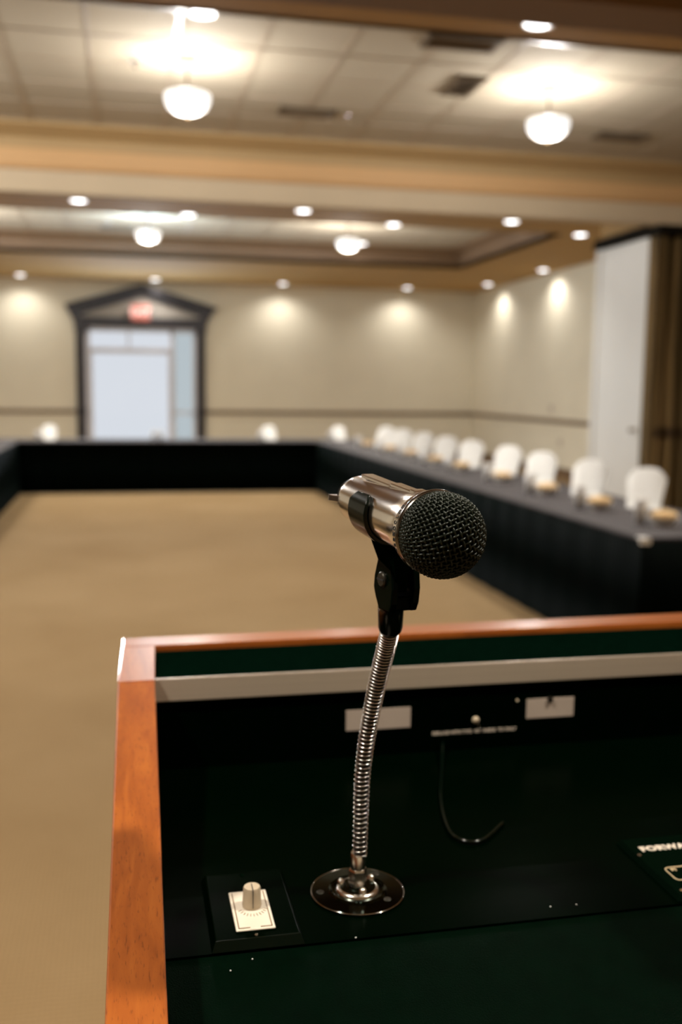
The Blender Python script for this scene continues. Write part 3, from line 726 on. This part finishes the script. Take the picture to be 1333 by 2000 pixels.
# ------------------------------------------------------------------ gooseneck stand
BX, BY, BZ = .182, .758, 1.1497
gs = empty('gooseneck_stand', (BX, BY, BZ)); tag(gs, 'chrome spring gooseneck on a round flange screwed to the black lectern top', 'microphone stand')
def gpart(name, bm, m, smooth=False, bevel=0, parent=None, ang=40):
    for v in bm.verts: v.co -= Vector((BX, BY, BZ))
    return obj(name, bm, m, parent or gs, smooth=smooth, bevel=bevel, ang=ang)
T0 = Matrix.Translation((BX, BY, BZ))
fl = gpart('flange', lathe(BM(), [(.0385, .0), (.0387, .0010), (.0380, .0016), (.0245, .0020), (.0238, .0030), (.0225, .0034), (.0212, .0028), (.0180, .0026), (.0172, .0046), (.0160, .0052), (.0100, .0052), (.0092, .0060)], 96, T0), 'flange', smooth=True, ang=3)
gpart('edge_highlight', tube(BM(), [(BX + .0384 * math.cos(2 * PI * k / 96), BY + .0384 * math.sin(2 * PI * k / 96), BZ + .0012) for k in range(96)], .0005, 8, closed=True), 'chrome', smooth='all', parent=fl)  # thin bright ring added as the highlight along the plate's edge
gpart('ring_highlight', lathe(BM(), [(.0182, .0024), (.0178, .0040), (.0166, .0052), (.0150, .0054), (.0148, .0050)], 96, T0), 'spring', smooth=True, ang=60, parent=fl)  # bright ring added for the highlight arcs around the collar
for (dx, dy) in ((-.031, .002), (.0215, .0235), (.0205, -.0195)):
    gpart('flange_screw', screw(BX + dx, BY + dy, BZ + .0016, .0032, (0, 0, 1), h=.0012), 'core', True, parent=fl)
for (dx, dy) in ((-.0125, .007), (.0135, .009), (.0018, -.0118)):
    gpart('collar_screw', screw(BX + dx, BY + dy, BZ + .0050, .0034, (0, 0, 1), h=.0045), 'spring', True, parent=fl)
gpart('hex_ferrule', lathe(BM(), [(.0072, .0055), (.0078, .0070), (.0078, .0195), (.0070, .0215)], 6, T0), 'spring', bevel=.0006)
gpart('lower_sleeve', lathe(BM(), [(.0062, .018), (.0062, .0335), (.0057, .0345)], 32, T0), 'spring', smooth=True)
ctrl = [(0.1832, 0.757, 1.1804), (0.1837, 0.7568, 1.2203), (0.1841, 0.756, 1.2486), (0.186, 0.753, 1.2773), (0.1887, 0.747, 1.3065), (0.1914, 0.738, 1.336), (0.1941, 0.725, 1.3658), (0.1941, 0.714, 1.3831)]
def catmull(P, per=24):
    P = [Vector(p) for p in P]; Q = [P[0] * 2 - P[1]] + P + [P[-1] * 2 - P[-2]]; out = []
    for i in range(1, len(Q) - 2):
        for k in range(per):
            t = k / per; a, b, c, d_ = Q[i - 1], Q[i], Q[i + 1], Q[i + 2]
            out.append(.5 * ((2 * b) + (c - a) * t + (2 * a - 5 * b + 4 * c - d_) * t * t + (3 * b - a - 3 * c + d_) * t ** 3))
    out.append(P[-1]); return out
path = catmull(ctrl)
lpart('cable', tube(BM(), catmull(CABLE, 10), .0016, 10), 'cable', smooth='all')
gpart('inner_conduit', tube(BM(), path, [.0049 + .0012 * min(1, 1.3 * i / len(path)) for i in range(len(path))], 20), 'core', smooth='all')
# helix along the path
cum = [0]
for a, b in zip(path, path[1:]): cum.append(cum[-1] + (b - a).length)
LT = cum[-1]; turns = 60; per = 20
def at(s):
    import bisect
    i = min(len(path) - 2, max(0, bisect.bisect_right(cum, s) - 1)); t = (s - cum[i]) / (cum[i + 1] - cum[i])
    return path[i].lerp(path[i + 1], t), (path[min(i + 2, len(path) - 1)] - path[max(0, i - 1)]).normalized()
hel = []
for k in range(turns * per + 1):
    f = k / (turns * per); s = LT * min(1, f + .055 * math.sin(PI * f)); p, t = at(s)
    u = Vector((1, 0, 0)); u = (u - t * u.dot(t)).normalized(); v = t.cross(u); a = 2 * PI * k / per
    rr = .0058 + .0014 * min(1, f * 1.3)
    hel.append(p + (u * math.cos(a) + v * math.sin(a)) * rr)
gpart('spring_coil', tube(BM(), hel, .00038, 6), 'spring', smooth='all')

# clip socket, yoke, tongue, cradle
hingeX = Vector((.973, .228, 0)); hy = Vector((-.228, .973, 0)); hz = Vector((0, 0, 1))
pend = Vector(ctrl[-1]); Yc = Vector((0.1897, 0.6820, 1.4251)); KY = 1.08
nd = (Vector((Yc.x - .001, Yc.y + .012, Yc.z - .0195)) - pend); nl = nd.length; nd.normalize()
sx = Vector((1, 0, 0)); sx = (sx - nd * sx.dot(nd)).normalized(); sy = nd.cross(sx)
sk = gpart('clip_socket', lathe(BM(), [(.0078, .0005), (.0089, .0015), (.0093, .004), (.0097, nl - .002), (.0085, nl + .003)], 36, FX(pend, sx, sy, nd)), 'blackpl', smooth=True)
F = FX(Yc, hingeX, hy, hz) @ Matrix.Scale(KY, 4)
def in_frame(bm, fm):
    for v in bm.verts: v.co = fm @ v.co
    return bm
lens_pts = [(-.0035, .0190), (.0045, .0180), (.0095, .0110), (.0115, .0), (.0105, -.0100), (.0075, -.0175), (-.0065, -.0180), (-.0100, -.0110), (-.0125, -.002), (-.0115, .0060), (-.0085, .0130)]
yk = gpart('yoke', in_frame(boxes((-.0088, .0088, -.0078, .0085, -.0180, -.0080)), F), 'satinbl', bevel=.0015)
lens_pts = [(-.0035, .0190), (.0025, .0185), (.0080, .0125), (.0125, .0030), (.0135, -.0040), (.0110, -.0100), (.0060, -.0180), (-.0085, -.0180), (-.0115, -.0120), (-.0130, -.002), (-.0120, .0060), (-.0085, .0130)]
lens_pts = [(a * 1.04, b * (1.30 if b > 0 else 1.0)) for a, b in lens_pts]
for s in (-1, 1):
    bm = prism(BM(), lens_pts, s * .0056, s * .0106, 'x')
    gpart('yoke_cheek', in_frame(bm, F), 'satinbl', bevel=.0012)
bm = lathe(BM(), [(.0052, 0), (.0052, .0012), (.0044, .0020), (.0015, .0021)], 24, FX((-.0106, 0, .003), (0, 1, 0), (0, 0, 1), (-1, 0, 0)))
hs = gpart('hinge_screw', in_frame(bm, F), 'core', smooth=True)
gpart('screw_slot', in_frame(boxes((-.0130, -.0125, -.0045, .0045, .0024, .0036)), F), 'black_ink', parent=hs)

# microphone axis
R_ = Vector((.1938, .6088, 1.4727)); T_ = Vector((.1682, .7181, 1.4826))
az = (R_ - T_).normalized(); ay = (Vector((0, 0, 1)) - az * az.z).normalized(); ax = ay.cross(az)
KS = 1.08   # this microphone is a little larger than a 50 mm head
MM = FX(T_, ax, ay, az) @ Matrix.Scale(KS, 4)
def cradle(a0, a1, z0, z1, ri, th, n=40):
    bm = BM(); secs = []
    for k in range(n + 1):
        a = a0 + (a1 - a0) * k / n; c, s = math.cos(a), math.sin(a)
        e = min(1, min(k, n - k) / 3.0); zz0 = z0 + (1 - e) * .004; zz1 = z1 - (1 - e) * .004; t = th * (.6 + .4 * e)
        ra, rb = ri(z0), ri(z1)
        secs.append([bm.verts.new(p) for p in ((c * ra, s * ra, zz0), (c * rb, s * rb, zz1), (c * (rb + t), s * (rb + t), zz1), (c * (ra + t), s * (ra + t), zz0))])
    for A, B in zip(secs, secs[1:]):
        for k in range(4): bm.faces.new((A[k], A[(k + 1) % 4], B[(k + 1) % 4], B[k]))
    bm.faces.new(secs[0]); bm.faces.new(secs[-1][::-1])
    return bm
prof_body = [(.0128, .0005), (.0150, .0), (.0158, .0015), (.0160, .004), (.0167, .018), (.0176, .040), (.0186, .062), (.0194, .078), (.0204, .086), (.0217, .092), (.0229, .0955)]
def rb_at(z):
    for (r0, z0), (r1, z1) in zip(prof_body[1:], prof_body[2:]):
        if z0 <= z <= z1: return r0 + (r1 - r0) * (z - z0) / max(1e-9, z1 - z0)
    return .02
crd = gpart('cradle', in_frame(cradle(math.radians(-90 - 128), math.radians(-90 + 128), .026, .052, lambda z: rb_at(z) + .0002, .0030), MM), 'blackpl', smooth=True, bevel=.0006)
cb = T_ + az * .052 - ay * (.0210); tg = BM()
pA = cb - ay * .0022; pB = Yc + Vector((0, 0, -.004))
tv = (pB - pA); tn = tv.normalized(); tx = hingeX; ty = tn.cross(tx).normalized()
for_pts = []
for f, wx, wy in ((0, .0060, .0200), (.35, .0052, .0170), (.7, .0048, .0120), (1, .0048, .0075)):
    c = pA + tv * f; for_pts.append([tg.verts.new(c + tx * (sx_ * wx) + ty * (sy_ * wy)) for sx_, sy_ in ((-1, -1), (1, -1), (1, 1), (-1, 1))])
for A, B in zip(for_pts, for_pts[1:]):
    for k in range(4): tg.faces.new((A[k], A[(k + 1) % 4], B[(k + 1) % 4], B[k]))
tg.faces.new(for_pts[0]); tg.faces.new(for_pts[-1][::-1])
gpart('clip_tongue', tg, 'mattebl', bevel=.001)

# ------------------------------------------------------------------ microphone
mic = empty('microphone'); mic.matrix_world = MM
tag(mic, 'silver handheld microphone with round black wire mesh head held in the gooseneck clip', 'microphone')
body = obj('body', lathe(BM(), prof_body, 96), 'mic', mic, smooth='all')
obj('collar', lathe(BM(), [(.0226, .0955), (.0240, .0962), (.0243, .1005), (.0236, .1010)], 96), 'mic', mic, smooth=True)
rim = obj('rim', lathe(BM(), [(.0240, .1010), (.0253, .1014), (.0258, .1026), (.0258, .1044), (.0252, .1054), (.0240, .1056)], 96), 'rim', mic, smooth=True)
# lettering round the collar
tb = BM(); glyphs = 'IIIIEBBBKOCLOO'
for i, ch in enumerate(glyphs):
    a = math.radians(250 - i * 8.3)
    o_ = Vector((math.cos(a) * .02425, math.sin(a) * .02425, .0982)); nn = Vector((math.cos(a), math.sin(a), 0)); tt = Vector((math.sin(a), -math.cos(a), 0))
    text_bm(ch, .0036, .0001, mtx=FX(o_, tt, Vector((0, 0, 1)) if False else nn.cross(tt), nn), bold=.00025 if 4 <= i <= 8 else .00005, bm=tb)
obj('collar_lettering', tb, 'black_ink', mic)
obj('ridge_plate', boxes((-.0045, .0045, .0168, .0192, .012, .052), (-.0040, .0040, .0180, .0204, .0525, .0790)), 'mic', mic, bevel=.0006)
obj('ridge_end', boxes((-.0045, .0045, .0185, .0215, .0790, .0850)), 'mic', mic, bevel=.0006)
cn = obj('connector', lathe(BM(), [(.0120, -.008), (.0128, -.007), (.0128, .0010)], 40), 'track', mic, smooth=True)
obj('release_tab', prism(BM(), [(-.0105, .002), (-.0150, .001), (-.0195, -.0060), (-.0190, -.0070), (-.0115, -.0065)], -.0022, .0022, 'y'), 'silver', cn, bevel=.0004)
# grille: foam core and woven wire
GC = .1130; GR = .0250; GA = .0245
def dome(u, v, dr=0.0):
    # azimuthal map of a plane patch onto the head
    d = math.hypot(u, v); th = d
    c, s = (u / d, v / d) if d > 1e-9 else (1, 0)
    R = GR + dr
    if th <= PI / 2:
        r = R * math.sin(th) ** .94; z = GC + (GA + dr) * math.cos(th)
    else:
        e = (th - PI / 2); r = R - .0006 * e * 6; z = GC - e * GR
    return Vector((r * c, r * s, z))
bm = BM(); prf = []
for k in range(16):
    th = math.radians(112 - k * 7.4); p = dome(th, 0, -.0013) if th > 0 else dome(1e-5, 0, -.0013); prf.append((max(p.x, .0004), p.z))
lathe(bm, prf, 48)
gr = obj('foam_core', bm, 'foam', mic, smooth='all')
bm = BM(); pitch = .120; nW = 18; lim = math.radians(116)
rot = math.radians(20); cr_, sr_ = math.cos(rot), math.sin(rot)
for fam in (0, 1):
    for i in range(-nW, nW + 1):
        c0 = i * pitch
        if abs(c0) > lim: continue
        half = math.sqrt(lim * lim - c0 * c0); n = max(6, int(2 * half / pitch * 5)); pts = []
        for k in range(n + 1):
            t = -half + 2 * half * k / n
            ph = PI * t / pitch + (PI * i if True else 0) + (0 if fam == 0 else PI)
            dr = .00055 * math.sin(ph + PI / 2)
            u, v = (c0, t) if fam == 0 else (t, c0)
            u, v = u * cr_ - v * sr_, u * sr_ + v * cr_
            pts.append(dome(u, v, dr))
        tube(bm, pts, .00072, 6, caps=False)
obj('wire_grille', bm, 'wire', mic, smooth='all')
